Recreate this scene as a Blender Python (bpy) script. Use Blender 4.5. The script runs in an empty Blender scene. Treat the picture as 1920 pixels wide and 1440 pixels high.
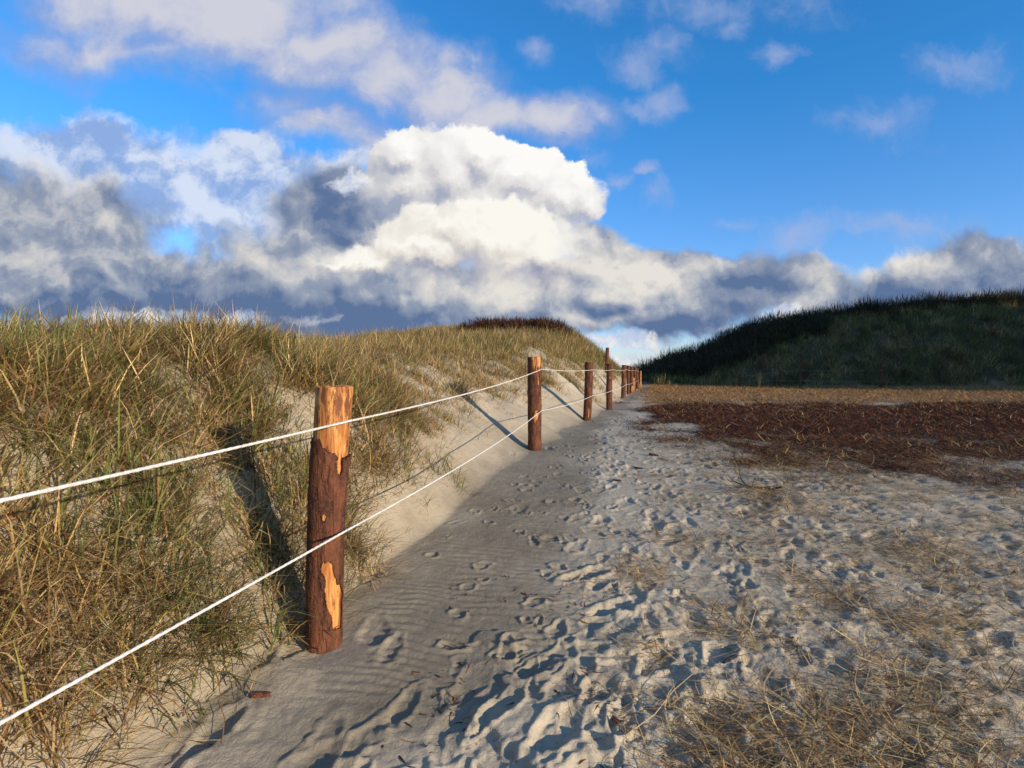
import bpy, math
import numpy as np

C = bpy.context.scene
COL = C.collection
R = math.radians
rng = np.random.default_rng(7)

# ------------------------------------------------------------------ camera
EYE = 1.40
cam_d = bpy.data.cameras.new("camera")
cam = bpy.data.objects.new("camera", cam_d)
COL.objects.link(cam)
cam.location = (0, 0, EYE)
cam.rotation_euler = (R(90 - 1.06), 0, 0)
cam_d.sensor_width = 36
cam_d.lens = 20.29
cam_d.clip_start = 0.05
cam_d.clip_end = 5000
C.camera = cam
C.view_settings.view_transform = 'Standard'
C.view_settings.look = 'None'
C.view_settings.exposure = 0.75
C.view_settings.gamma = 1

# ------------------------------------------------------------------ sun
SUN_ELEV, SUN_SIDE = 14.0, 52.0          # side: degrees to the right of straight behind the camera
sdir = np.array([math.sin(R(SUN_SIDE)) * math.cos(R(SUN_ELEV)),
                 -math.cos(R(SUN_SIDE)) * math.cos(R(SUN_ELEV)), math.sin(R(SUN_ELEV))])
sun_d = bpy.data.lights.new("sun", 'SUN')
sun_d.energy = 3.7
sun_d.angle = R(0.5)
sun_d.color = (1.0, 0.83, 0.62)
sun = bpy.data.objects.new("sun", sun_d)
COL.objects.link(sun)
import mathutils
sun.rotation_euler = mathutils.Vector(sdir).to_track_quat('Z', 'Y').to_euler()
sun.location = (20, -15, 12)

# ------------------------------------------------------------------ node helper
class NT:
    def __init__(s, tree):
        s.t = tree; s.n = tree.nodes; s.l = tree.links; s.n.clear()
    def put(s, sock, v):
        if isinstance(v, bpy.types.NodeSocket): s.l.new(v, sock)
        elif v is not None:
            sock.default_value = v
    def new(s, typ, **kw):
        n = s.n.new(typ)
        for k, v in kw.items(): setattr(n, k, v)
        return n
    def m(s, op, a, b=None, c=None, clamp=False):
        n = s.new('ShaderNodeMath', operation=op, use_clamp=clamp)
        s.put(n.inputs[0], a)
        if b is not None: s.put(n.inputs[1], b)
        if c is not None: s.put(n.inputs[2], c)
        return n.outputs[0]
    def v(s, op, a, b=None, c=None):
        n = s.new('ShaderNodeVectorMath', operation=op)
        s.put(n.inputs[0], a)
        if b is not None: s.put(n.inputs[3 if op == 'SCALE' else 1], b)
        if c is not None: s.put(n.inputs[2], c)
        return n.outputs['Value'] if op in ('LENGTH', 'DOT_PRODUCT') else n.outputs[0]
    def ramp(s, x, a, b, lo=0.0, hi=1.0, smooth=True):
        n = s.new('ShaderNodeMapRange', interpolation_type='SMOOTHSTEP' if smooth else 'LINEAR')
        s.put(n.inputs[0], x)
        for i, q in enumerate((a, b, lo, hi)): s.put(n.inputs[i + 1], q)
        return n.outputs[0]
    def noise(s, vec, scale, detail=4, rough=0.5, dist=0.0, col=False, lac=2.0, dim='3D'):
        n = s.new('ShaderNodeTexNoise', noise_dimensions=dim)
        s.put(n.inputs['Vector'], vec)
        n.inputs['Scale'].default_value = scale; n.inputs['Detail'].default_value = detail
        n.inputs['Roughness'].default_value = rough; n.inputs['Distortion'].default_value = dist
        n.inputs['Lacunarity'].default_value = lac
        return n.outputs['Color'] if col else n.outputs['Fac']
    def mix(s, f, a, b, mode='MIX'):
        n = s.new('ShaderNodeMix', data_type='RGBA', blend_type=mode)
        s.put(n.inputs[0], f)
        s.put(n.inputs[6], a if isinstance(a, bpy.types.NodeSocket) else (*a, 1))
        s.put(n.inputs[7], b if isinstance(b, bpy.types.NodeSocket) else (*b, 1))
        return n.outputs[2]

def lin(r, g, b):
    f = lambda c: (c / 255 / 12.92) if c <= 10 else ((c / 255 + 0.055) / 1.055) ** 2.4
    return (f(r), f(g), f(b))

# ------------------------------------------------------------------ world: clear sky + clouds by direction
def build_world():
    w = bpy.data.worlds.new("World"); C.world = w; w.use_nodes = True
    t = NT(w.node_tree)
    sky = t.new('ShaderNodeTexSky', sky_type='NISHITA')
    sky.sun_disc = False
    sky.sun_elevation = R(SUN_ELEV)
    sky.sun_rotation = math.atan2(sdir[0], sdir[1])
    sky.air_density = 1.0; sky.dust_density = 0.3; sky.ozone_density = 3.0
    gen = t.new('ShaderNodeTexCoord').outputs['Generated']
    sep = t.new('ShaderNodeSeparateXYZ'); t.put(sep.inputs[0], gen)
    X, Y, Z = sep.outputs
    # angles around the viewer: u runs with bearing, v with height
    Yc = t.m('MAXIMUM', t.m('ABSOLUTE', Y), 0.12)
    comb = t.new('ShaderNodeCombineXYZ')
    t.put(comb.inputs[0], t.m('DIVIDE', X, Yc)); t.put(comb.inputs[1], t.m('DIVIDE', Z, Yc))
    t.put(comb.inputs[2], t.m('MULTIPLY', t.m('LESS_THAN', Y, 0.0), 7.0))
    P = comb.outputs[0]
    def P2(a):  # pixel of the photograph -> direction
        return ((a[0] - 960) / 1082, (700 - a[1]) / 1082)
    def warp(vec, scale, amp, detail=5, rough=0.55):
        c = t.noise(vec, scale, detail, rough, col=True, dim='2D')
        c = t.v('SUBTRACT', c, (0.5, 0.5, 0.5))
        return t.v('MULTIPLY_ADD', c, (amp, amp, 0), vec)
    def blobs(vec, lst):
        out = None
        for (px, py, rx, ry, wgt) in lst:
            cx, cy = P2((px, py)); ax, ay = 1082 / rx, 1082 / ry
            q = t.v('MULTIPLY_ADD', vec, (ax, ay, 1), (-cx * ax, -cy * ay, 0))
            g = t.m('MULTIPLY_ADD', t.v('LENGTH', q), -wgt, wgt)      # w*(1-len)
            if out is None: out = g
            else:
                n = t.new('ShaderNodeMath', operation='SMOOTH_MAX')
                t.put(n.inputs[0], out); t.put(n.inputs[1], g); n.inputs[2].default_value = 0.12
                out = n.outputs[0]
        return out
    w1 = warp(P, 13.0, 0.062, 6, 0.66)
    w2 = warp(P, 3.2, 0.17, 8, 0.56)
    w3 = warp(P, 8.0, 0.085, 8, 0.62)
    DL = (0.016, 0.026, 0)                # towards the sunlit side, upper right
    def shift(vec, k=1.0): return t.v('ADD', vec, tuple(k * q for q in DL))
    def puffs(vec, scale, detail=2, rough=.5):
        n = t.new('ShaderNodeTexVoronoi', feature='F1', voronoi_dimensions='2D')
        t.put(n.inputs['Vector'], vec); n.inputs['Scale'].default_value = scale
        n.inputs['Detail'].default_value = detail; n.inputs['Roughness'].default_value = rough
        return n.outputs['Distance']
    stretch = t.v('MULTIPLY', P, (1, 1.6, 1))
    nC = t.noise(w3, 9, 6, 0.6, dim='2D')
    nL = t.noise(t.v('MULTIPLY', w2, (1, 1.5, 1)), 4.0, 6, 0.55, dim='2D')
    nM = t.noise(shift(t.v('MULTIPLY', w2, (1, 1.5, 1)), 1.3), 4.0, 6, 0.55, dim='2D')
    relief = t.m('SUBTRACT', nL, nM)      # >0 on the side turned to the sun
    nF = t.noise(shift(w3, .6), 9, 6, 0.6, dim='2D')
    fine = t.m('SUBTRACT', nC, nF)
    nA = nL
    # clear sky, deepened to the polarised blue of the photograph
    sk = t.mix(1.0, sky.outputs[0], t.mix(t.ramp(Z, 0.0, 0.42, smooth=False), (1.0, 1.0, 1.38), (0.30, 1.02, 1.50)), 'MULTIPLY')
    SS = 1 / 0.10       # cloud colours are given as seen; the background strength is 0.10
    EX = 2 ** -0.75
    def cc(r, g, b):
        return tuple(q * SS * EX for q in lin(r, g, b))
    cur = sk
    # --- high thin lavender cloud band, upper left
    hi = blobs(w2, [(300, -20, 330, 120, 1), (460, 10, 270, 150, 1), (610, 95, 200, 100, 1), (730, 145, 150, 90, 1),
                    (820, 190, 130, 85, 1), (900, 235, 150, 50, .8), (1010, 232, 100, 52, .9), (1090, 215, 70, 44, .5),
                    (560, 210, 80, 60, .35), (600, 250, 110, 50, .6), (720, 275, 130, 60, .6), (860, 125, 50, 40, .5), (200, 100, 260, 70, .6)])
    hi = t.m('ADD', hi, t.m('MULTIPLY_ADD', nC, 0.7, -0.35))
    a_hi = t.ramp(hi, -0.22, 0.55, 0, 0.94)
    c_hi = t.mix(t.ramp(t.m('ADD', t.m('MULTIPLY', relief, 2.0), hi), 0.0, 0.9), cc(140, 164, 216), cc(212, 211, 220))
    cur = t.mix(a_hi, cur, c_hi)
    # --- little wisps in the blue
    wi = blobs(w3, [(1005, 105, 42, 36, 1), (1185, 125, 60, 48, .8), (1260, 92, 60, 40, .6), (1235, 200, 62, 34, .85), (1190, 215, 44, 22, .75),
                    (1130, 12, 80, 42, .7), (1350, 20, 220, 45, .5), (1375, 55, 50, 28, .6), (1465, 105, 50, 22, .7),
                    (1152, 342, 32, 24, .9), (1195, 325, 30, 18, .9), (1215, 370, 34, 34, .6), (1110, 300, 40, 16, .5),
                    (1365, 415, 60, 18, .55), (1480, 440, 60, 50, .8), (1640, 240, 130, 45, .6), (1790, 120, 100, 40, .5), (1700, 420, 160, 45, .8)])
    wi = t.m('ADD', wi, t.m('MULTIPLY_ADD', nC, 1.6, -0.9))
    cur = t.mix(t.ramp(wi, -0.25, 0.85, 0, 0.66), cur, cc(172, 184, 220))
    # --- pale broken cloud at the left
    lf = blobs(w3, [(440, 300, 130, 60, 1), (520, 330, 180, 60, 1), (600, 320, 110, 42, .9), (460, 420, 130, 100, 1), (570, 400, 100, 60, .8),
                    (300, 340, 170, 110, 1), (130, 300, 190, 90, 1)])
    lf = t.m('ADD', lf, t.m('MULTIPLY_ADD', nC, 0.9, -0.45))
    c_lf = t.mix(t.ramp(t.m('MULTIPLY_ADD', relief, 1.7, fine), -0.20, 0.22), cc(146, 172, 218), cc(222, 228, 240))
    cur = t.mix(t.ramp(lf, -0.10, 0.40, 0, 0.88), cur, c_lf)
    # --- grey-blue deck low over the dunes
    dk = blobs(w2, [(250, 560, 420, 130, 1), (520, 540, 320, 110, 1), (700, 440, 200, 100, 1), (860, 560, 330, 90, 1), (1010, 580, 250, 70, 1),
                    (1120, 550, 200, 85, 1), (1110, 450, 120, 55, .9), (1190, 490, 170, 60, 1), (1290, 490, 90, 45, .8), (1280, 570, 190, 75, 1), (1370, 540, 170, 72, 1), (1490, 545, 130, 60, 1),
                    (640, 400, 150, 70, .9), (640, 605, 340, 60, 1), (820, 610, 260, 45, 1), (470, 560, 160, 80, 1), (60, 450, 260, 150, 1), (1650, 560, 210, 60, 1), (1820, 520, 200, 80, 1)])
    dk = t.m('ADD', dk, t.m('MULTIPLY_ADD', nC, 0.7, -0.37))
    a_dk = t.ramp(dk, -0.04, 0.34)
    w4 = warp(P, 4.5, 0.10, 6, 0.56)
    dark_spots = blobs(w4, [(655, 400, 210, 90, .5), (560, 450, 220, 80, .5), (690, 535, 120, 45, 1), (560, 600, 280, 45, 1), (750, 600, 280, 40, 1),
                            (1370, 545, 130, 42, 1), (1465, 530, 60, 30, .8), (1270, 612, 140, 34, 1), (960, 615, 240, 24, .8), (460, 560, 150, 50, .6),
                            (1100, 575, 150, 22, .5), (1340, 480, 60, 25, .6), (200, 590, 300, 50, .8), (1750, 565, 160, 40, .8)])
    light_spots = blobs(w4, [(590, 515, 170, 36, .8), (1000, 550, 280, 44, .8), (1230, 515, 150, 50, 1), (1290, 515, 50, 40, 1), (1130, 480, 110, 36, .8),
                             (470, 480, 110, 60, .5), (1480, 570, 60, 25, .8), (1160, 590, 120, 16, .5), (1620, 510, 120, 35, .9)])
    tone = t.m('ADD', t.m('MULTIPLY', t.m('SUBTRACT', t.ramp(light_spots, -0.45, 0.6), t.ramp(dark_spots, -0.7, 0.9)), 0.44), 0.46)
    pf = t.m('SUBTRACT', puffs(shift(w2, .8), 9, 3), puffs(w2, 9, 3))
    tone = t.m('ADD', tone, t.m('MULTIPLY', relief, 1.7))
    tone = t.m('ADD', tone, t.m('MULTIPLY', pf, 0.45))
    tone = t.m('ADD', tone, t.m('MULTIPLY', fine, 0.9))
    tone = t.m('ADD', tone, t.ramp(Z, 0.08, 0.20, -0.10, 0.06), clamp=True)
    c_dk = t.mix(t.ramp(tone, -0.05, 0.5, smooth=False), cc(84, 110, 152), cc(158, 167, 184))
    c_dk = t.mix(t.ramp(tone, 0.45, 1.0, smooth=False), c_dk, cc(230, 225, 218))
    cur = t.mix(a_dk, cur, c_dk)
    # --- the big sunlit cumulus: an upper dome and a lower shelf in front of it
    def bumps(vec, k=1.0): return t.m('MULTIPLY_ADD', puffs(vec, 11, 1, .5), -0.20 * k, t.m('MULTIPLY', puffs(vec, 29, 1, .5), -0.10 * k))
    B0 = bumps(w1); B1 = bumps(shift(w1, .45)); DB = t.m('SUBTRACT', B0, B1)
    sepP = t.new('ShaderNodeSeparateXYZ'); t.put(sepP.inputs[0], w1)
    wu, wv = sepP.outputs[0], sepP.outputs[1]
    dome = [(765, 300, 80, 62, 1), (850, 320, 120, 90, 1), (905, 295, 90, 60, 1), (975, 335, 100, 68, 1), (1050, 375, 105, 80, 1), (1095, 385, 60, 50, .8), (930, 390, 210, 110, 1), (760, 350, 100, 80, 1),
            (820, 420, 170, 80, 1), (1000, 440, 150, 90, 1)]
    shelf = [(910, 450, 220, 92, 1), (800, 468, 160, 66, 1), (850, 430, 120, 58, .9), (700, 490, 130, 38, .9), (1020, 480, 150, 84, 1), (640, 492, 70, 18, .7)]
    A0 = blobs(w1, dome); A1 = blobs(shift(w1), dome)
    mb = t.m('ADD', t.m('ADD', A0, B0), 0.12)
    a_d = t.ramp(mb, 0.0, t.ramp(wv, 0.22, 0.36, 0.65, 0.13))
    dA = t.m('MULTIPLY', t.m('SUBTRACT', A0, A1), 1.1)
    up = t.ramp(wv, 0.22, 0.40, -0.10, 0.12, smooth=False)
    lit = t.m('ADD', t.m('MULTIPLY_ADD', DB, 1.2, dA), t.m('MULTIPLY_ADD', relief, .8, up))
    lit = t.m('ADD', lit, t.ramp(wu, -0.26, -0.10, -.20, .0))
    lit = t.m('ADD', lit, t.m('MULTIPLY', t.ramp(wu, 0.04, 0.15, 0, -.16), t.ramp(wv, .26, .34, 1, 0)))
    lit = t.m('ADD', lit, t.m('MULTIPLY', fine, .35))
    c_d = t.mix(t.ramp(lit, -0.45, 0.0, smooth=False), cc(160, 168, 190), cc(218, 216, 216))
    c_d = t.mix(t.ramp(lit, -0.04, 0.50, smooth=False), c_d, cc(253, 251, 248))
    cur = t.mix(a_d, cur, c_d)
    S0 = blobs(w1, shelf); S1 = blobs(shift(w1), shelf)
    ms = t.m('ADD', t.m('ADD', S0, B0), 0.12)
    a_s = t.m('MULTIPLY', t.ramp(ms, 0.0, t.ramp(wv, 0.16, 0.27, 0.65, 0.16)), t.ramp(wu, 0.04, 0.19, 1.0, 0.0))
    under = t.ramp(wv, 0.125, 0.205, -0.62, 0.0)
    lit = t.m('ADD', t.m('MULTIPLY_ADD', DB, 1.4, t.m('SUBTRACT', S0, S1)), t.m('MULTIPLY_ADD', relief, .9, under))
    lit = t.m('ADD', lit, t.m('MULTIPLY', fine, .35))
    c_s = t.mix(t.ramp(lit, -0.60, -0.05, smooth=False), cc(146, 152, 176), cc(226, 220, 212))
    c_s = t.mix(t.ramp(lit, -0.05, 0.30, smooth=False), c_s, cc(251, 248, 240))
    cur = t.mix(a_s, cur, c_s)
    # --- low bright clouds near the horizon
    lo = blobs(w3, [(1170, 640, 90, 20, 1), (1260, 668, 55, 16, 1), (1150, 672, 90, 12, .7), (1230, 690, 110, 10, .7), (440, 600, 70, 22, .9), (590, 596, 30, 8, .2),
                    (1480, 590, 70, 26, .9), (1420, 620, 120, 12, .5), (250, 596, 160, 16, .7), (1660, 630, 200, 30, .9), (662, 350, 34, 20, 1.0)])
    lo = t.m('ADD', lo, t.m('MULTIPLY_ADD', nC, 1.2, -0.6))
    c_lo = t.mix(t.ramp(fine, -0.12, 0.12), cc(182, 198, 226), cc(240, 238, 238))
    cur = t.mix(t.ramp(lo, -0.05, 0.45, 0, 0.9), cur, c_lo)
    # only the hemisphere ahead carries those clouds; elsewhere scattered ones
    back = t.ramp(nA, 0.48, 0.66, 0, 0.8)
    other = t.mix(back, sk, cc(190, 195, 210))
    front = t.m('MULTIPLY', t.ramp(Y, 0.10, 0.35), t.m('GREATER_THAN', Y, 0.0))
    cur = t.mix(front, other, cur)
    bg = t.new('ShaderNodeBackground'); t.put(bg.inputs[0], cur); bg.inputs[1].default_value = 0.10
    out = t.new('ShaderNodeOutputWorld'); t.l.new(bg.outputs[0], out.inputs[0])
    w.cycles.sampling_method = 'MANUAL'; w.cycles.sample_map_resolution = 512
build_world()

# ================================================================== numeric helpers
def gnoise(x, y, seed=0):
    xi = np.floor(x).astype(np.int64); yi = np.floor(y).astype(np.int64)
    fx = x - xi; fy = y - yi
    def g(ix, iy, dx, dy):
        h = (ix * 374761393 + iy * 668265263 + seed * 974634777) & 0xffffffff
        h = ((h ^ (h >> 13)) * 1274126177) & 0xffffffff
        h = (h ^ (h >> 16)) & 1023
        return GC[h] * dx + GS[h] * dy
    u = fx * fx * fx * (fx * (fx * 6 - 15) + 10); v = fy * fy * fy * (fy * (fy * 6 - 15) + 10)
    a = g(xi, yi, fx, fy); b = g(xi + 1, yi, fx - 1, fy)
    c = g(xi, yi + 1, fx, fy - 1); d = g(xi + 1, yi + 1, fx - 1, fy - 1)
    return (a + (b - a) * u + (c - a) * v + (a - b - c + d) * u * v) * 1.5
_an = np.arange(1024) / 1024 * 2 * np.pi
GC = np.cos(_an); GS = np.sin(_an)
def fbm(x, y, octv=4, seed=0, gain=0.5, ridged=False):
    s = 0; a = 1; tot = 0
    for i in range(octv):
        n = gnoise(x * 2 ** i + 13.7 * i, y * 2 ** i - 7.3 * i, seed + i)
        if ridged: n = 1 - 2 * np.abs(n)
        s = s + a * n; tot += a; a *= gain
    return s / tot
def sstep(a, b, x):
    t = np.clip((x - a) / (b - a), 0, 1)
    return t * t * (3 - 2 * t)

# fence posts of the near fence: x, y(depth), visible height, radius, lean x, lean y
POSTS = [(-0.863, 2.63, 1.155, .078, 0.056, 0.0), (0.300, 7.60, 1.20, .084, -.005, 0.0), (1.575, 12.1, 1.20, .080, .04, .0),
         (2.58, 15.3, 1.20, .074, .012, 0), (4.05, 21.0, 1.20, .078, .03, 0), (5.30, 25.6, 1.18, .075, .0, 0),
         (6.20, 29.2, 1.18, .07, 0.03, 0), (7.05, 32.4, 1.15, .07, -.03, 0)]
FY = np.array([-60, -2.4] + [p[1] for p in POSTS] + [60, 300.]); 
FX = np.array([-18, -2.25] + [p[0] for p in POSTS] + [14.5, 80.])
_fy = np.linspace(-60, 300, 3601)
_fx = np.interp(_fy, FY, FX)
_fx = np.convolve(np.pad(_fx, 20, mode='edge'), np.ones(41) / 41, 'valid')
def xf(y): return np.interp(y, _fy, _fx)

GY = np.array([-20, -2, 0, 2, 2.63, 4.5, 7.6, 12, 15, 21, 30, 36, 39, 42, 46, 60, 100, 400.])
GZ = np.array([-.1, -.02, 0, .11, .195, .31, .42, .43, .45, .50, .52, .55, .72, .93, .85, -.4, -3, -5.])
_gy = np.linspace(-20, 400, 4201); _gz = np.interp(_gy, GY, GZ)
_gz = np.convolve(np.pad(_gz, 8, mode='edge'), np.ones(17) / 17, 'valid')
RY = np.array([-30, 0, 6, 11, 16, 20, 24, 28, 31, 35, 40, 46, 60.])
RZ = np.array([1.0, 1.20, 1.31, 1.32, 1.50, 2.0, 2.6, 2.95, 2.75, 2.0, 1.0, .4, .2])
TX = np.array([9.8, 10.8, 11.4, 12.3, 14, 15.3, 16.6, 18.7, 20.8, 23, 31, 40, 80])
TZ = np.array([0, .55, .9, 1.1, 1.5, 1.9, 2.7, 3.6, 4.4, 4.6, 5.4, 6.0, 6])
def macro(x, y):
    g = np.interp(y, _gy, _gz)
    # slow cross slope of the path
    s = (xf(y) - x) * .965
    # left dune
    Rr = np.interp(y, RY, RZ)
    sw = s + 0.28 * fbm(x * .5, y * .5, 2, 3)
    k0 = sstep(4.2, 7.5, y)
    u = np.clip(sw, 0, None); u = u * u / (u + .13 + .15 * k0)
    W = 1.50 + 1.5 * k0 + np.clip(y - 18, 0, 12) * .06
    uu = np.clip(u / W, 0, 1)
    P = 1 - (1 - uu) ** 1.75
    back = np.exp(-np.clip(s - 7, 0, None) ** 2 / 60)
    left = Rr * P * (.35 + .65 * back)
    left = left + sstep(.5, 3, s) * (.22 * fbm(x * .35 + 4, y * .35, 3, 11)) + sstep(.3, 1.5, s) * .13 * fbm(x * 1.1, y * 1.1, 3, 12)
    # right dunes
    yb = 37.5 - .10 * np.clip(x - 10, 0, 20) + .8 * fbm(x * .15, y * .02, 2, 31)
    T = np.interp(x, TX, TZ)
    d = np.clip(y - yb, 0, None)
    ramp = 1 - (1 - np.clip(d / 9.5, 0, 1)) ** 1.7
    backr = np.exp(-np.clip(y - 52, 0, None) ** 2 / 300)
    right = T * ramp * backr * (1 + .10 * fbm(x * .25, y * .25, 3, 41))
    # tall dune out of view at the right, shaped to shade the right dune
    e = np.sqrt(((x - 53) / 22) ** 2 + ((y - 18) / 20) ** 2)
    shade_hill = 16 * (1 - sstep(.25, 1.0, e)) * (1 + .10 * fbm(x * .2, y * .2, 3, 51))
    k = np.maximum(right, shade_hill)
    e2 = sstep(8, 26, x - xf(y)) * .35 * (1 + fbm(x * .2, y * .2, 2, 8)) * sstep(40, 20, y)
    return g + left + k + e2 * .6

# ------------------------------------------------------------------ terrain grid
d0, kk = .007, .0076
def axis(c, lo, hi):
    a = math.asinh((lo - c) * kk / d0) / kk; b = math.asinh((hi - c) * kk / d0) / kk
    i = np.arange(math.floor(a), math.ceil(b) + 1)
    return c + d0 / kk * np.sinh(kk * i)
gx = axis(0.15, -160, 160); gy = axis(2.4, -25, 320)
NX, NY = len(gx), len(gy)
X, Y = np.meshgrid(gx, gy)           # rows = y
H = macro(X, Y)
U = X - xf(Y)                        # right of the fence > 0

def ub(y): return np.interp(y, [0, 4, 7, 10, 14, 20, 30, 40], [2.6, 2.5, 2.3, 1.6, 1.05, .6, .4, .5])
def litter_brown(x, y):
    """0..1 cover of dark brown brushwood"""
    u = x - xf(y)
    n = fbm(x * .8, y * .5, 4, 61)
    a = sstep(-.25, .6, (u - ub(y)) * .6 + n * 1.2)
    b = sstep(-.6, .9, (y - 5.9 - .12 * np.clip(6 - x, -6, 8)) * .5 + n * 1.6) * sstep(-.3, .6, (17.5 - y) * .35 + n * 1.3)
    gaps = 1 - .7 * sstep(.16, .32, fbm(x * 1.6, y * .9, 4, 63)) * sstep(13, 7, y)
    return a * b * gaps
def litter_straw(x, y):
    u = x - xf(y)
    n = fbm(x * 1.1, y * .8, 4, 71)
    far = sstep(-.2, .3, (u - ub(y)) * .6 + n * .6) * sstep(16, 18.5, y + n * 3) * sstep(40, 37, y)
    near = sstep(-.1, .6, (u - np.interp(y, [0, 1.8, 3, 6, 8], [.9, .95, 1.35, 2.3, 2.6])) * .55 + n * 1.3 - .25) * sstep(8.2, 6.6, y)
    return np.clip(np.maximum(far, near), 0, 1)

near = (np.abs(X) < 14) & (Y > -3) & (Y < 45)
D = np.zeros_like(H)
xs = X[near]; ys = Y[near]; us = U[near]
dist = np.hypot(xs, ys)
wx = xs + .12 * fbm(xs * 2.2, ys * 2.2, 3, 101); wy = ys + .12 * fbm(xs * 2.2 + 9, ys * 2.2, 3, 102)
path = sstep(-.1, .25, us)
tram_n = fbm(xs * .9, ys * .55, 3, 111)
# smooth wind-packed sand just beside the posts, trodden sand further right
smooth_c = np.interp(ys, [0, 1.5, 2.2, 3, 4, 6, 9, 14], [-.3, .5, .95, 1.05, .95, .75, .55, .4])
tramp = path * sstep(-.18, .30, (us - smooth_c) + tram_n * .55)
tl = sstep(2.75, 2.3, ys + .25 * tram_n) * sstep(-.45, .1, -.1 - (us - .15))      # trodden corner at lower left
tramp = np.maximum(tramp, tl * .9)
calm = .35 + .65 * sstep(-.15, .25, fbm(xs * .8 + 5, ys * .5, 3, 119)) 
tramp_a = tramp * calm * np.interp(ys, [0, 2.8, 4, 12], [.8, .8, .85, .8])
det = tramp_a * (.017 * fbm(wx * 3.2, wy * 3.2, 4, 121) + .006 * fbm(wx * 8, wy * 8, 3, 122, ridged=True))
# broken crust slabs
cr = fbm(wx * 2.6 + 3, wy * 2.6, 4, 131)
slab_zone = sstep(3.2, 2.4, ys) * sstep(-.4, -.05, xs) * sstep(1.1, .5, xs)
det += (tramp_a * .011 + slab_zone * .014) * sstep(.015, .085, cr + .05 * fbm(xs * 18, ys * 18, 3, 132))
det += .006 * tramp_a * sstep(.03, .16, fbm(wx * 6.5, wy * 6.5, 3, 133))
# flat zones: soft undulation + wind ripples
rip_zone = path * (1 - tramp) * sstep(-.25, .1, fbm(xs * 1.2, ys * 1.2, 2, 141) + .12)
ph = (ys * 1.0 + xs * .25 + .10 * fbm(xs * 2, ys * 2, 3, 142)) * 2 * np.pi / .065
det += rip_zone * .0024 * np.sin(ph) * sstep(9, 5, ys)
det += (1 - tramp) * (.010 * fbm(xs * 1.7, ys * 1.7, 3, 143) + .003 * fbm(xs * 11, ys * 11, 3, 144))
# lumpy litter
lb = litter_brown(xs, ys); ls = litter_straw(xs, ys)
det += lb * (.05 * fbm(xs * 1.2, ys * 1.2, 4, 151) + .026 * fbm(xs * 5, ys * 5, 3, 152, ridged=True))
det += ls * (.020 * fbm(xs * 3.5, ys * 3.5, 4, 153) + .005 * fbm(xs * 16, ys * 16, 2, 155) + .010 * fbm(xs * 9, ys * 9, 3, 154, ridged=True)) * np.interp(ys, [0, 8, 20, 40], [1, 1, 1.6, 1.6])
sl = sstep(-.15, -.6, us) * sstep(24, 14, ys)
det += sl * sstep(.9, .2, -us) * .035 * fbm(xs * 1.6, ys * 1.6, 3, 164)
det += sl * (.030 * fbm(wx * 2.2, wy * 2.2, 4, 161) + .010 * fbm(xs * 7, ys * 7, 4, 162, ridged=True) * sstep(-.1, .3, fbm(xs * 1.2, ys * 1.2, 2, 163)))
D[near] = det

# footprints
def stamp(cx, cy, ang, La, Lb, dep, rim, seed):
    r = max(La, Lb) * 2.0
    i0, i1 = np.searchsorted(gx, [cx - r, cx + r]); j0, j1 = np.searchsorted(gy, [cy - r, cy + r])
    if i1 - i0 < 2 or j1 - j0 < 2: return
    xx = X[j0:j1, i0:i1]; yy = Y[j0:j1, i0:i1]
    dx = xx - cx; dy = yy - cy
    q = .035 * fbm(xx * 9 + seed, yy * 9, 3, 5); q2 = .035 * fbm(xx * 9, yy * 9 + seed, 3, 6)
    a = (dx * math.cos(ang) + dy * math.sin(ang) + q) / La; b = (-dx * math.sin(ang) + dy * math.cos(ang) + q2) / (Lb * (1 + .18 * np.sin(a_ := (dx * math.cos(ang) + dy * math.sin(ang)) / La * 2.2)))
    rho = np.sqrt(a * a + b * b)
    f = -dep * (1 - sstep(.55, 1.08, rho)) * (.8 + .5 * np.clip(a, -1, 1) * (1 if seed > 50 else -1)) + rim * np.exp(-((rho - 1.18) / .20) ** 2) * (1 + .9 * fbm(xx * 12, yy * 12, 2, 7 + int(seed) % 5))
    D[j0:j1, i0:i1] += f
PD = math.atan2(5, 1.3)
for k in range(2300):
    y = 1.2 + 24 * rng.random() ** 1.6
    u = rng.uniform(-.25, 4.5 + .15 * y)
    x = float(xf(y)) + u
    if abs(x) > 13: continue
    sc = np.interp(y, [0, 1.5, 2.2, 3, 4, 6, 9, 14], [-.3, .5, .95, 1.05, .95, .75, .55, .4])
    if u < sc and rng.random() > (.09 if y > 2.6 else .35): continue
    if litter_brown(np.array([x]), np.array([y]))[0] > .4: continue
    an = PD + rng.normal(0, .35) + (math.pi if rng.random() < .4 else 0)
    s_ = rng.uniform(.45, 1.1)
    stamp(x, y, an, .14 * s_, .055 * s_ * rng.uniform(.8, 1.3), rng.uniform(.003, .016) * np.interp(y, [2, 10], [1, .8]), rng.uniform(.002, .007), rng.uniform(0, 99))
for k in range(60):          # small paw-sized dents on the packed sand
    y = rng.uniform(1.7, 8); x = float(xf(y)) + rng.uniform(.1, 1.0)
    stamp(x, y, rng.uniform(0, 3), rng.uniform(.025, .07), rng.uniform(.02, .05), rng.uniform(.003, .012), .007, k)
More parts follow.
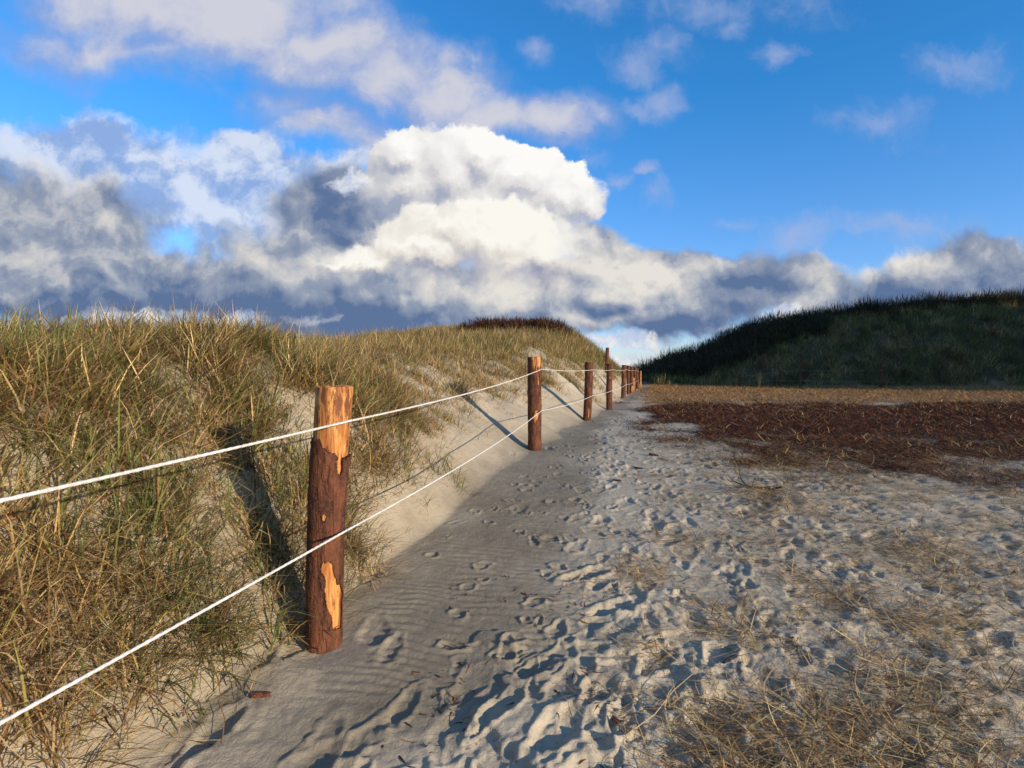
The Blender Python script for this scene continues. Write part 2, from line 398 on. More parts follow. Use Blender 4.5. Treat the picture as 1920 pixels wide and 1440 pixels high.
# a few large scuffed slabs at the bottom of the picture
for (x, y, an, a, b, dp) in [(.16, 2.0, .9, .15, .07, .055), (-.05, 2.12, 1.0, .12, .05, .045), (.34, 2.25, 1.1, .13, .06, .05),
                             (.10, 2.38, .7, .10, .05, .03), (.62, 2.45, .9, .14, .06, .045), (.5, 2.9, .4, .16, .06, .04), (.22, 1.80, .5, .16, .06, .05),
                             (.9, 2.5, .9, .12, .06, .05), (.72, 2.12, 1.2, .14, .08, .05), (.42, 3.3, .5, .17, .06, .035)]:
    stamp(x, y, an, a, b, dp * .5, .009, x * 9)
# hollow scoured round the near post, sand banked behind the others
p = POSTS[0]
rr = np.hypot(X - p[0] + .01, (Y - p[1] + .02))
D -= .028 * np.exp(-(rr / .17) ** 2)
D += .02 * np.exp(-((rr - .27) / .10) ** 2) * sstep(.12, -.12, X - p[0])
for p in POSTS[1:4]:
    rr = np.hypot(X - p[0], Y - p[1]); D += -.03 * np.exp(-(rr / .2) ** 2)
H = H + D

def hz(x, y):
    """height of the finished ground"""
    x = np.asarray(x, float); y = np.asarray(y, float)
    i = np.clip(np.searchsorted(gx, x) - 1, 0, NX - 2); j = np.clip(np.searchsorted(gy, y) - 1, 0, NY - 2)
    fx = (x - gx[i]) / (gx[i + 1] - gx[i]); fy = (y - gy[j]) / (gy[j + 1] - gy[j])
    return (H[j, i] * (1 - fx) * (1 - fy) + H[j, i + 1] * fx * (1 - fy) + H[j + 1, i] * (1 - fx) * fy + H[j + 1, i + 1] * fx * fy)

# ------------------------------------------------------------------ mesh helpers
def mesh_np(name, verts, quads, mat, smooth=True, col=None, parent=None, attrs=None):
    me = bpy.data.meshes.new(name)
    nv, nf = len(verts), len(quads); k = quads.shape[1]
    me.vertices.add(nv); me.vertices.foreach_set('co', np.ascontiguousarray(verts, np.float32).ravel())
    me.loops.add(nf * k); me.loops.foreach_set('vertex_index', np.ascontiguousarray(quads, np.int32).ravel())
    me.polygons.add(nf); me.polygons.foreach_set('loop_start', np.arange(nf, dtype=np.int32) * k)
    try: me.polygons.foreach_set('loop_total', np.full(nf, k, np.int32))
    except Exception: pass
    me.update(calc_edges=True)
    me.polygons.foreach_set('use_smooth', np.full(nf, smooth, bool))
    if col is not None:
        a = me.attributes.new('tint', 'FLOAT_COLOR', 'POINT')
        c4 = np.ones((nv, 4), np.float32); c4[:, :3] = col
        a.data.foreach_set('color', c4.ravel())
    for an, av in (attrs or {}).items():
        a = me.attributes.new(an, 'FLOAT', 'POINT'); a.data.foreach_set('value', np.ascontiguousarray(av, np.float32).ravel())
    me.materials.append(mat); me.validate()
    ob = bpy.data.objects.new(name, me); COL.objects.link(ob)
    if parent is not None: ob.parent = parent
    return ob
def tag(o, label=None, cat=None, group=None, kind=None):
    if label: o['label'] = label
    if cat: o['category'] = cat
    if group: o['group'] = group
    if kind: o['kind'] = kind
    return o
def material(name, fn):
    m = bpy.data.materials.new(name); m.use_nodes = True
    t = NT(m.node_tree); b = t.new('ShaderNodeBsdfPrincipled'); o = t.new('ShaderNodeOutputMaterial')
    t.l.new(b.outputs[0], o.inputs[0]); b.inputs['Specular IOR Level'].default_value = .25
    fn(t, b); return m
def bump(t, b, hgt, dist, strength=1.0, prev=None):
    n = t.new('ShaderNodeBump'); n.inputs['Strength'].default_value = strength; n.inputs['Distance'].default_value = dist
    t.put(n.inputs['Height'], hgt)
    if prev is not None: t.l.new(prev, n.inputs['Normal'])
    if b is not None: t.l.new(n.outputs[0], b.inputs['Normal'])
    return n.outputs[0]

def m_sand(t, b):
    pos = t.new('ShaderNodeTexCoord').outputs['Object']
    at = lambda n: t.new('ShaderNodeAttribute', attribute_name=n).outputs['Fac']
    n1 = t.noise(pos, 1.3, 5, .6); n2 = t.noise(pos, 9, 5, .65); n3 = t.noise(pos, 240, 2, .6); n4 = t.noise(pos, 55, 3, .6)
    dry = t.m('ADD', at('pale'), t.m('MULTIPLY_ADD', n2, .5, -.25), clamp=True)
    c = t.mix(dry, (.275, .230, .160), (.565, .485, .355))
    c = t.mix(t.ramp(n1, .35, .7), c, t.mix(1, c, (.88, .87, .86), 'MULTIPLY'))
    c = t.mix(t.ramp(n3, .3, .75, 0, .5), c, t.mix(1, c, (.60, .58, .55), 'MULTIPLY'))
    # crumbs of plant debris
    c = t.mix(t.ramp(t.m('MULTIPLY', t.ramp(n4, .60, .72), at('debris')), 0, 1, 0, .75), c, (.12, .07, .035))
    c = t.mix(t.ramp(t.m('ADD', at('straw'), t.m('MULTIPLY_ADD', n4, 1.0, -.5)), .25, .8, 0, .8), c, t.mix(n2, (.26, .17, .08), (.16, .10, .055)))
    c = t.mix(t.ramp(t.m('ADD', at('brown'), t.m('MULTIPLY_ADD', n4, .9, -.45)), .2, .7, 0, .95), c, t.mix(n2, (.022, .010, .006), (.085, .038, .018)))
    c = t.mix(t.ramp(at('soil'), 0, 1, 0, .85), c, (.060, .050, .026))
    t.put(b.inputs['Base Color'], c); b.inputs['Roughness'].default_value = .95; b.inputs['Specular IOR Level'].default_value = .1
    h = t.m('MULTIPLY_ADD', t.noise(pos, 28, 6, .7), .6, t.m('MULTIPLY', n3, .10))
    bump(t, b, h, .022, .8)
M_SAND = material('dune_sand', m_sand)

def m_tint(rough=.65, trans=.25, spec=.3):
    def f(t, b):
        a = t.new('ShaderNodeAttribute', attribute_name='tint').outputs['Color']
        t.put(b.inputs['Base Color'], a); b.inputs['Roughness'].default_value = rough
        b.inputs['Specular IOR Level'].default_value = spec
        if trans:
            tr = t.new('ShaderNodeBsdfTranslucent'); t.put(tr.inputs[0], a)
            mx = t.new('ShaderNodeMixShader'); mx.inputs[0].default_value = trans
            o = [n for n in t.n if n.type == 'OUTPUT_MATERIAL'][0]
            t.l.new(b.outputs[0], mx.inputs[1]); t.l.new(tr.outputs[0], mx.inputs[2]); t.l.new(mx.outputs[0], o.inputs[0])
    return f
M_GRASS = material('marram_blade', m_tint())
M_DRY = material('dry_straw', m_tint(.7, .12))
M_TWIG = material('brown_twig', m_tint(.85, 0, .1))

# ground object
idx = np.arange(NX * NY).reshape(NY, NX)
quads = np.stack([idx[:-1, :-1], idx[:-1, 1:], idx[1:, 1:], idx[1:, :-1]], -1).reshape(-1, 4)
S_ = -U
a_br = np.zeros_like(H); a_st = np.zeros_like(H); a_br[near] = lb; a_st[near] = ls
far_b = (~near) & (X > 0) & (X < 60) & (Y > 5) & (Y < 40)
a_br[far_b] = litter_brown(X[far_b], Y[far_b]); a_st[far_b] = litter_straw(X[far_b], Y[far_b])
pale = np.full_like(H, .55)
trg = np.zeros_like(H); trg[near] = tramp
pn = np.zeros_like(H); pn[near] = fbm(xs * 1.6, ys * 1.6, 4, 171)
pb = sstep(-.35, .25, U + .9 * pn)
pale = pb * (.10 + .75 * trg + .25 * pn) + (1 - pb) * np.clip(.45 + .35 * sstep(.1, 1.2, S_), 0, 1)
soil = sstep(.0, .9, Y - 37.2 + .10 * np.clip(X - 10, 0, 20)) * (X > 8) * .9
soil = np.maximum(soil, (np.sqrt(((X - 53) / 22) ** 2 + ((Y - 18) / 20) ** 2) < .99) * .9)
soil = np.maximum(soil, sstep(2.2, 4.5, S_) * .45)
soil = np.maximum(soil, sstep(19, 24, Y) * sstep(.6, 1.6, S_) * .8)
deb = np.clip(trg * .5 + a_st + sstep(.4, 1.5, S_), 0, 1) * .9
ground = mesh_np('sand', np.stack([X, Y, H], -1).reshape(-1, 3), quads, M_SAND, True,
                 attrs=dict(brown=a_br, straw=a_st * np.where(Y > 13, .75, .25), pale=pale, soil=soil, debris=deb))
tag(ground, 'pale dune sand with footprints rising to dunes on both sides', None, None, 'structure')

# ------------------------------------------------------------------ blades
def blades(root, azim, th0, curl, length, width, color, tipcol=None, nseg=3, twist=None):
    """ribbons: root (N,3); th0 lean from vertical at the root; curl extra lean to the tip"""
    N = len(root); K = nseg + 1
    ts = np.linspace(0, 1, K)
    th = th0[:, None] + curl[:, None] * (ts[None, :-1] + .5 / nseg)
    dl = length[:, None] / nseg
    hx = np.cumsum(np.sin(th) * dl, 1); hzv = np.cumsum(np.cos(th) * dl, 1)
    hx = np.concatenate([np.zeros((N, 1)), hx], 1); hzv = np.concatenate([np.zeros((N, 1)), hzv], 1)
    ca, sa = np.cos(azim)[:, None], np.sin(azim)[:, None]
    if twist is not None:
        side = hx * hx / np.maximum(length[:, None], .01) * twist[:, None]
    else: side = 0
    px = root[:, 0:1] + hx * ca - side * sa; py = root[:, 1:2] + hx * sa + side * ca; pz = root[:, 2:3] + hzv
    w = width[:, None] * np.array([.8, 1.0, .75, .12] if nseg == 3 else np.interp(ts, [0, .3, .7, 1], [.8, 1, .7, .1]))[None, :] * .5
    # face roughly random round the blade
    fa = azim[:, None] + np.pi / 2 + rng.uniform(-.9, .9, (N, 1))
    wx_, wy_ = np.cos(fa), np.sin(fa)
    V = np.empty((N, K, 2, 3), np.float32)
    V[:, :, 0, 0] = px - wx_ * w; V[:, :, 0, 1] = py - wy_ * w; V[:, :, 0, 2] = pz
    V[:, :, 1, 0] = px + wx_ * w; V[:, :, 1, 1] = py + wy_ * w; V[:, :, 1, 2] = pz
    base = (np.arange(N) * K * 2)[:, None] + (np.arange(nseg) * 2)[None, :]
    Q = np.stack([base, base + 1, base + 3, base + 2], -1).reshape(-1, 4)
    tc = color if tipcol is None else tipcol
    Cc = color[:, None, None, :] * (1 - ts[None, :, None, None]) + tc[:, None, None, :] * ts[None, :, None, None]
    Cc = np.broadcast_to(Cc, (N, K, 2, 3)).reshape(-1, 3)
    return V.reshape(-1, 3), Q, Cc
def join(parts):
    off = 0; V = []; Q = []; Cc = []
    for v, q, c in parts:
        V.append(v); Q.append(q + off); Cc.append(c); off += len(v)
    return np.concatenate(V), np.concatenate(Q), np.concatenate(Cc)
GREEN = np.array([[.070, .120, .022], [.11, .18, .030], [.16, .22, .045], [.050, .085, .022]])
STRAW = np.array([[.54, .36, .14], [.42, .26, .10], [.62, .45, .21], [.28, .16, .06], [.15, .08, .034]])
OLIVE = np.array([[.25, .22, .06], [.18, .17, .05], [.32, .25, .09]])
def pick(pal, n):
    c = pal[rng.integers(0, len(pal), n)] * rng.uniform(.75, 1.25, (n, 1))
    return c * rng.uniform(.93, 1.07, (n, 3))

def clumps(cx, cy, nb, hgt, spread, pgreen, wid, leanmu=.28, fallen=.2, polive=.3, wind=(1.0, .15)):
    """grass tufts at cx,cy; returns blades"""
    n = len(cx); rep = rng.poisson(nb, n) + 3
    ci = np.repeat(np.arange(n), rep); N = len(ci)
    ang = rng.uniform(0, 2 * np.pi, N); rad = np.abs(rng.normal(0, 1, N)) * spread[ci]
    x = cx[ci] + np.cos(ang) * rad; y = cy[ci] + np.sin(ang) * rad
    z = hz(x, y) - .015
    az = ang + rng.normal(0, .7, N)
    lean = np.abs(rng.normal(leanmu, .22, N)); curl = np.abs(rng.normal(.6, .6, N))
    ba = rng.uniform(0, 2 * np.pi, n)[ci]; bl = np.abs(rng.normal(0, .22, n))[ci]
    # wind
    vx = np.sin(lean) * np.cos(az) + .10 * wind[0] + bl * np.cos(ba); vy = np.sin(lean) * np.sin(az) + .10 * wind[1] + bl * np.sin(ba)
    az = np.arctan2(vy, vx); lean = np.arcsin(np.clip(np.hypot(vx, vy), 0, .98))
    fal = rng.random(N) < fallen
    lean = np.where(fal, rng.uniform(.8, 1.5, N), lean); curl = np.where(fal, rng.uniform(.1, .9, N), curl)
    L = hgt[ci] * rng.uniform(.45, 1.12, N)
    g = rng.random(N) < pgreen[ci]; o = rng.random(N) < polive
    col = np.where(g[:, None], pick(GREEN, N), np.where(o[:, None], pick(OLIVE, N), pick(STRAW, N)))
    col = np.where((fal & ~g)[:, None], pick(STRAW, N), col)
    col = col * rng.uniform(.62, 1.2, n)[ci][:, None]
    tip = np.where(g[:, None], col * .7 + pick(STRAW, N) * .3, col * 1.1)
    return blades(np.stack([x, y, z], -1), az, lean, curl, L, wid[ci] * rng.uniform(.7, 1.3, N), col, tip, twist=rng.normal(0, .35, N))

def stock(n, f):
    """rejection sampling: f(n)->x,y,keep probability"""
    xs_, ys_ = [], []; tot = 0
    while tot < n:
        x, y, p_ = f(n * 2); k = rng.random(len(x)) < p_
        xs_.append(x[k]); ys_.append(y[k]); tot += k.sum()
    return np.concatenate(xs_)[:n], np.concatenate(ys_)[:n]

# near ridge, left of the fence
def f_near(n):
    y = .3 + 19 * rng.random(n) ** 1.5; s = rng.uniform(.1, 8.5, n); x = xf(y) - s
    start = np.interp(y, [0, 2.4, 3.2, 5, 7.6, 12, 15, 20], [.10, .12, .20, .38, .95, 1.05, .9, .7])
    nn = fbm(x * .9, y * .9, 3, 201)
    p_ = sstep(-.20, .55, (s - start) + nn * .8) * (.08 + .92 * sstep(-.12, .18, fbm(x * 1.9, y * 1.9, 2, 202)))
    bare = np.exp(-((y - 17.5) / 1.8) ** 2 - ((s - 2.5) / .8) ** 2) + np.exp(-((y - 11) / 2.5) ** 2 - ((s - 2.0) / .5) ** 2) * .6
    return x, y, np.clip(p_ * (1 - .95 * np.clip(bare, 0, 1)), 0, 1)
cx, cy = stock(6000, f_near)
s_c = xf(cy) - cx
tall = sstep(.3, 2.6, s_c)
pg = np.clip(.15 + .38 * sstep(8, 3, cy) + .6 * fbm(cx * .8, cy * .8, 2, 203), .03, .75)
h_ = (.17 + .12 * tall) * rng.uniform(.75, 1.2, len(cx)) * np.interp(cy, [0, 20], [1, 1.25])
V, Q, Cc = clumps(cx, cy, 30, h_, np.full(len(cx), .055) * (1 + cy / 12), pg, np.interp(cy, [0, 3, 8, 20], [.0058, .0062, .0072, .009]), fallen=.38, leanmu=.42)
o = mesh_np('marram_grass', V, Q, M_GRASS, True, Cc); tag(o, 'green and straw coloured marram grass on the near left dune', 'grass', None, 'stuff')

def f_front(n):
    y = rng.uniform(1.0, 6.2, n); s = rng.uniform(.06, 2.4, n); x = xf(y) - s
    start = np.interp(y, [0, 2.2, 2.6, 3.2, 4.4, 6.2], [.34, .26, .13, .13, .28, .80])
    return x, y, sstep(-.12, .25, (s - start) + .45 * fbm(x * 2.2, y * 2.2, 3, 205)) * (.06 + .30 * sstep(3.6, 3.0, y) + .64 * sstep(-.10, .16, fbm(x * 2.4 + 7, y * 2.4, 2, 206)))
cx, cy = stock(1700, f_front)
pg = np.clip(.28 + .9 * fbm(cx * 1.4, cy * 1.4, 2, 207), .02, .8)
V, Q, Cc = clumps(cx, cy, 24, rng.uniform(.18, .40, len(cx)), np.full(len(cx), .05), pg, np.full(len(cx), .0064), fallen=.45, leanmu=.5, polive=.2)
o = mesh_np('marram_grass', V, Q, M_GRASS, True, Cc); tag(o, 'tangled marram tufts on the sand slope behind the near post', 'grass', None, 'stuff')

# dead leaves lying over the sand at the foot of the near ridge
def f_dead(n):
    y = 1.2 + 13 * rng.random(n) ** 1.4; s = rng.uniform(.05, 7, n); x = xf(y) - s
    start = np.interp(y, [0, 2.4, 3.2, 5, 7.6, 12, 15, 20], [.05, .08, .12, .15, .5, .75, .8, .5])
    return x, y, sstep(-.1, 1.0, (s - start) + fbm(x * 1.3, y * 1.3, 3, 211) * .9)
cx, cy = stock(46000, f_dead)
x2, y2 = stock(14000, f_front); cx = np.concatenate([cx, x2]); cy = np.concatenate([cy, y2]); N = len(cx)
down = rng.normal(-.15, 1.3, N)      # mostly combed down the slope, towards the path
V, Q, Cc = blades(np.stack([cx, cy, hz(cx, cy) + rng.uniform(.0, .03, N)], -1), down, rng.uniform(.95, 1.75, N), rng.normal(.25, .45, N),
                  rng.uniform(.08, .36, N) * np.interp(cy, [0, 6], [1.1, .9]), rng.uniform(.002, .0045, N) * (1 + cy / 8), pick(STRAW * .9, N), twist=rng.normal(0, .8, N))
o = mesh_np('dead_grass', V, Q, M_DRY, True, Cc); tag(o, 'dead straw leaves lying on the sandy foot of the near left dune', 'dry grass', None, 'stuff')

# golden grass on the far left dune
def f_far(n):
    y = rng.uniform(16, 42, n); s = rng.uniform(.2, 9, n); x = xf(y) - s
    nn = fbm(x * .6, y * .6, 3, 221)
    p_ = sstep(-.1, .8, (s - np.interp(y, [16, 20, 26, 40], [1.8, .9, .6, .5])) + nn * .6)
    bare = np.exp(-((y - 17.5) / 1.8) ** 2 - ((s - 2.5) / .8) ** 2)
    return x, y, np.clip(p_ * (1 - bare), 0, 1)
cx, cy = stock(5200, f_far)
pg = np.clip(.10 + .30 * sstep(3, .8, xf(cy) - cx) + .5 * fbm(cx * .5, cy * .5, 2, 223), .0, .5)
V, Q, Cc = clumps(cx, cy, 22, rng.uniform(.34, .60, len(cx)) * np.where((xf(cy) - cx > 3.0) & (cy > 22), .7, 1), np.full(len(cx), .12), pg, np.full(len(cx), .011), leanmu=.2, fallen=.1, polive=.35)
o = mesh_np('marram_grass', V, Q, M_GRASS, True, Cc * .95); tag(o, 'golden marram grass covering the farther left dune', 'grass', None, 'stuff')

# ------------------------------------------------------------------ scrub: bushy short twigs
def scrub(cx, cy, rad, nb, pal, tw=.012):
    n = len(cx); ci = np.repeat(np.arange(n), nb); N = len(ci)
    r = rad[ci]
    th = np.arccos(rng.uniform(0, 1, N)); ph_ = rng.uniform(0, 2 * np.pi, N); q = rng.random(N) ** .45
    x = cx[ci] + r * q * np.sin(th) * np.cos(ph_); y = cy[ci] + r * q * np.sin(th) * np.sin(ph_)
    z = hz(cx, cy)[ci] * .5 + hz(x, y) * .5 + r * .95 * q * np.cos(th) - .05
    return blades(np.stack([x, y, z], -1), ph_ + rng.normal(0, .6, N), th * .6 + rng.normal(0, .35, N), rng.normal(.1, .4, N),
                  r * rng.uniform(.25, .55, N), tw * rng.uniform(.6, 1.6, N), pick(pal, N) * rng.uniform(.7, 1.2, n)[ci][:, None])
BROWN = np.array([[.060, .026, .015], [.040, .018, .012], [.085, .036, .018], [.03, .02, .013]])
DARK = np.array([[.024, .030, .016], [.040, .042, .020], [.055, .048, .024], [.040, .028, .020]])  # dark shrubs, with part of the dune's shade put into the colour
def f_scr(n):
    y = rng.uniform(23, 37, n); s = rng.uniform(2.4, 6.6, n); x = xf(y) - s
    return x, y, sstep(0, .6, (s - 2.9 - 1.4 * fbm(x * .45, y * .45, 3, 231)))
cx, cy = stock(650, f_scr)
V, Q, Cc = scrub(cx, cy, rng.uniform(.35, .72, len(cx)) ** 1.4, 130, BROWN, .018)
o = mesh_np('heath_scrub', V, Q, M_TWIG, True, Cc); tag(o, 'dark red brown scrub along the top of the farther left dune', 'scrub', None, 'stuff')

# right dune: dark scrub above, grey green marram on the lower slope
def f_rg(n):
    x = rng.uniform(9.5, 46, n); y = rng.uniform(20, 52, n)
    d = y - (37.5 - .10 * np.clip(x - 10, 0, 20))
    shade_hill = np.sqrt(((x - 53) / 22) ** 2 + ((y - 18) / 20) ** 2) < .97
    p_ = np.maximum(sstep(-.5, .5, d + fbm(x * .4, y * .4, 2, 241)), shade_hill * 1.0) * (x < y * 1.12)
    return x, y, p_
cx, cy = stock(11000, f_rg)
V, Q, Cc = clumps(cx, cy, 16, rng.uniform(.25, .85, len(cx)), np.full(len(cx), .13), np.clip(.35 + 1.2 * fbm(cx * .4, cy * .4, 2, 243), 0, .9), np.full(len(cx), .017), leanmu=.3, fallen=.15, polive=.5)
Cc = Cc * (1 + 1.1 * np.clip(fbm(V[:, 0] * .9, V[:, 1] * .9, 3, 244), -.6, .8))[:, None]
o = mesh_np('marram_grass', V, Q, M_GRASS, True, Cc * .85); tag(o, 'grey green marram grass on the shaded right dune', 'grass', None, 'stuff')
def f_rs(n):
    x = rng.uniform(10.2, 42, n); y = rng.uniform(37, 50, n)
    d = y - (37.5 - .10 * np.clip(x - 10, 0, 20)); nn = fbm(x * .22, y * .22, 3, 251)
    lim = np.interp(x, [10, 14, 18, 22, 30], [1.5, 2.0, 3.2, 5.2, 6.5])
    return x, y, sstep(-.2, .8, (d - lim) * .6 + nn * 1.8) * (x < y * 1.05)
cx, cy = stock(1500, f_rs)
V, Q, Cc = scrub(cx, cy, rng.uniform(.35, 1.15, len(cx)) ** 2, 130, DARK, .022)
o = mesh_np('thorn_scrub', V, Q, M_TWIG, True, Cc); tag(o, 'almost black thorny scrub, partly darkened for shade, on the crest of the right dune', 'scrub', None, 'stuff')

# ------------------------------------------------------------------ litter on the path
def litter(n, ylo, yhi, ypow, xlo, xhi, mask, L, W, pal, lift, th=(1.25, 1.72), name='', label='', cat='', mat=M_DRY, az=None, cone=1.15):
    def f(k):
        y = ylo + (yhi - ylo) * rng.random(k) ** ypow; x = rng.uniform(xlo, xhi, k) if xlo is not None else None
        return x, y, mask(x, y) * (x < y * cone + .8)
    x, y = stock(n, f); N = len(x)
    a = rng.uniform(0, 2 * np.pi, N) if az is None else rng.normal(az, .8, N) + np.pi * rng.integers(0, 2, N)
    cl = fbm(x * 2.5, y * 2.5, 3, 301)
    v, q, c = blades(np.stack([x, y, hz(x, y) + rng.uniform(-.004, lift, N)], -1), a, rng.uniform(*th, N), rng.normal(.05, .35, N),
                     rng.uniform(*L, N), rng.uniform(*W, N) * (1 + y / 9), pick(pal, N), twist=rng.normal(0, .6, N))
    o = mesh_np(name, v, q, mat, True, c); tag(o, label, cat, None, 'stuff'); return o
BR = np.array([[.115, .036, .015], [.075, .024, .011], [.030, .012, .008], [.17, .080, .035], [.020, .010, .008], [.05, .022, .014]])
litter(210000, 5, 23, 1.3, 0, 26, litter_brown, (.05, .19), (.0022, .0050), BR * np.array([1.35, 1.15, 1.0]), .035, th=(1.2, 1.8), name='brushwood_litter', label='dark red brown brushwood spread thickly over the path', cat='brushwood', mat=M_TWIG)
litter(9000, 5.0, 23, 1.0, 0, 26, litter_brown, (.05, .20), (.002, .005), STRAW, .06, th=(1.0, 1.7), name='straw_litter', label='loose straw stems scattered among the dark brushwood', cat='straw')
litter(110000, 15, 40, 1.3, 3, 34, litter_straw, (.08, .25), (.0025, .005), STRAW * np.array([.86, .70, .50]), .05, th=(1.0, 1.75), name='straw_litter', label='golden straw carpet across the path before the right dune', cat='straw')
def near_mask(x, y):
    m = litter_straw(x, y); c = fbm(x * 2.4, y * 2.4, 3, 311)
    return m * (.12 + .88 * sstep(.0, .35, c)) * np.interp(y, [1.5, 2.2, 4], [.6, .7, 1])
litter(9000, 1.5, 8.5, 1.0, .2, 9, near_mask, (.05, .20), (.0016, .0036), STRAW * .95, .012, th=(1.3, 1.75), name='straw_litter', label='trodden straw strewn over the sand at the lower right', cat='straw', cone=1.0)
def wide_mask(x, y):
    u = x - xf(y); return sstep(.9, 2.2, u + .8 * fbm(x * 1.3, y, 3, 331)) * (.25 + .75 * sstep(-.15, .2, fbm(x * 3.5, y * 3, 3, 332)))
litter(56000, 1.5, 9, 1.1, .2, 9.5, wide_mask, (.03, .14), (.0015, .0034), STRAW * .9, .010, th=(1.3, 1.75), name='straw_litter', label='thin scatter of straw stems over the trodden sand on the right', cat='straw', cone=1.0)
# thicker straw mats
def mat_mask(x, y):
    out = 0
    for (a, b, r) in [(.78, 1.95, .22), (1.0, 1.85, .25), (1.3, 2.0, .25), (.62, 2.55, .10), (1.05, 2.7, .14), (2.75, 6.5, .35), (3.1, 6.3, .3), (3.6, 6.8, .4), (2.2, 4.9, .3), (2.6, 3.6, .3), (.75, 3.35, .16), (1.2, 3.9, .16), (1.7, 3.1, .2), (1.6, 2.3, .2), (2.0, 2.7, .25)]:
        out = out + np.exp(-((x - a) ** 2 + ((y - b) * .9) ** 2) / r ** 2)
    return np.clip(out, 0, 1)
litter(7500, 1.5, 8, 1.5, .3, 5, mat_mask, (.05, .19), (.0024, .0050), STRAW * .95, .018, th=(1.25, 1.72), name='straw_tuft', label='thicker mats of flattened straw half buried in the sand', cat='straw')
# dark crumbs of bark and plant debris along the trodden sand
def crumb_mask(x, y):
    u = x - xf(y); return sstep(.25, .9, u) * sstep(4.5, 2.5, u - y * .05) * sstep(.0, .3, fbm(x * 2, y * 1.5, 3, 321))
litter(3800, 1.6, 22, 1.5, -.6, 8, crumb_mask, (.015, .07), (.003, .008), BR * 1.2, .006, th=(1.35, 1.7), name='plant_debris', label='small dark crumbs of bark and leaf scattered on the trodden sand', cat='debris', mat=M_TWIG)

# ------------------------------------------------------------------ posts
def m_bark(t, b):
    pos = t.new('ShaderNodeTexCoord').outputs['Object']
    rnd = t.new('ShaderNodeObjectInfo').outputs['Random']
    off = t.new('ShaderNodeCombineXYZ'); t.put(off.inputs[2], t.m('MULTIPLY', rnd, 30.0)); p_ = t.v('ADD', pos, off.outputs[0])
    st = t.v('MULTIPLY', p_, (1, 1, .35))
    n1 = t.noise(st, 14, 6, .65); n2 = t.noise(p_, 70, 4, .65); n3 = t.noise(t.v('MULTIPLY', p_, (.5, .5, 3)), 7, 5, .6)
    c = t.mix(t.ramp(n1, .32, .68), (.030, .013, .009), (.165, .056, .024))
    c = t.mix(t.ramp(n2, .45, .75, 0, .75), c, (.155, .068, .035))
    c = t.mix(t.ramp(n3, .58, .72, 0, .6), c, (.035, .018, .013))
    c = t.mix(t.ramp(t.noise(p_, 22, 5, .7), .66, .74, 0, .55), c, (.20, .17, .13))
    t.put(b.inputs['Base Color'], c); b.inputs['Roughness'].default_value = .8
    fis = t.ramp(t.noise(t.v('MULTIPLY', p_, (1, 1, .14)), 34, 4, .6, dist=.5), .44, .54)
    bump(t, b, t.m('ADD', t.m('MULTIPLY_ADD', n2, .5, n1), t.m('MULTIPLY', fis, .35)), .012, 1.0)
M_BARK = material('larch_bark', m_bark)
def m_wood(t, b):
    pos = t.new('ShaderNodeTexCoord').outputs['Object']
    rnd = t.new('ShaderNodeObjectInfo').outputs['Random']
    off = t.new('ShaderNodeCombineXYZ'); t.put(off.inputs[2], t.m('MULTIPLY', rnd, 30.0)); p_ = t.v('ADD', pos, off.outputs[0])
    g1 = t.noise(t.v('MULTIPLY', p_, (1, 1, .09)), 60, 5, .6, dist=.4); g2 = t.noise(t.v('MULTIPLY', p_, (1, 1, .16)), 22, 5, .65)
    g3 = t.noise(t.v('MULTIPLY', p_, (1, 1, .22)), 34, 5, .7)
    sp = t.new('ShaderNodeSeparateXYZ'); t.put(sp.inputs[0], pos)
    c = t.mix(t.ramp(g1, .34, .64), (.33, .115, .026), (.66, .33, .10))
    c = t.mix(t.ramp(t.noise(p_, 9, 4, .6), .48, .66, 0, .6), c, (.36, .12, .028))
    c = t.mix(t.ramp(g2, .46, .62, 0, .75), c, (.30, .095, .024))
    up_ = t.ramp(sp.outputs[2], .2, 1.15, .0, .10)
    c = t.mix(t.ramp(t.m('ADD', g3, up_), .575, .66, 0, .85), c, (.115, .036, .016))
    t.put(b.inputs['Base Color'], c); b.inputs['Roughness'].default_value = .6
    bump(t, b, g1, .005, 1.0)
M_WOOD = material('peeled_wood', m_wood)

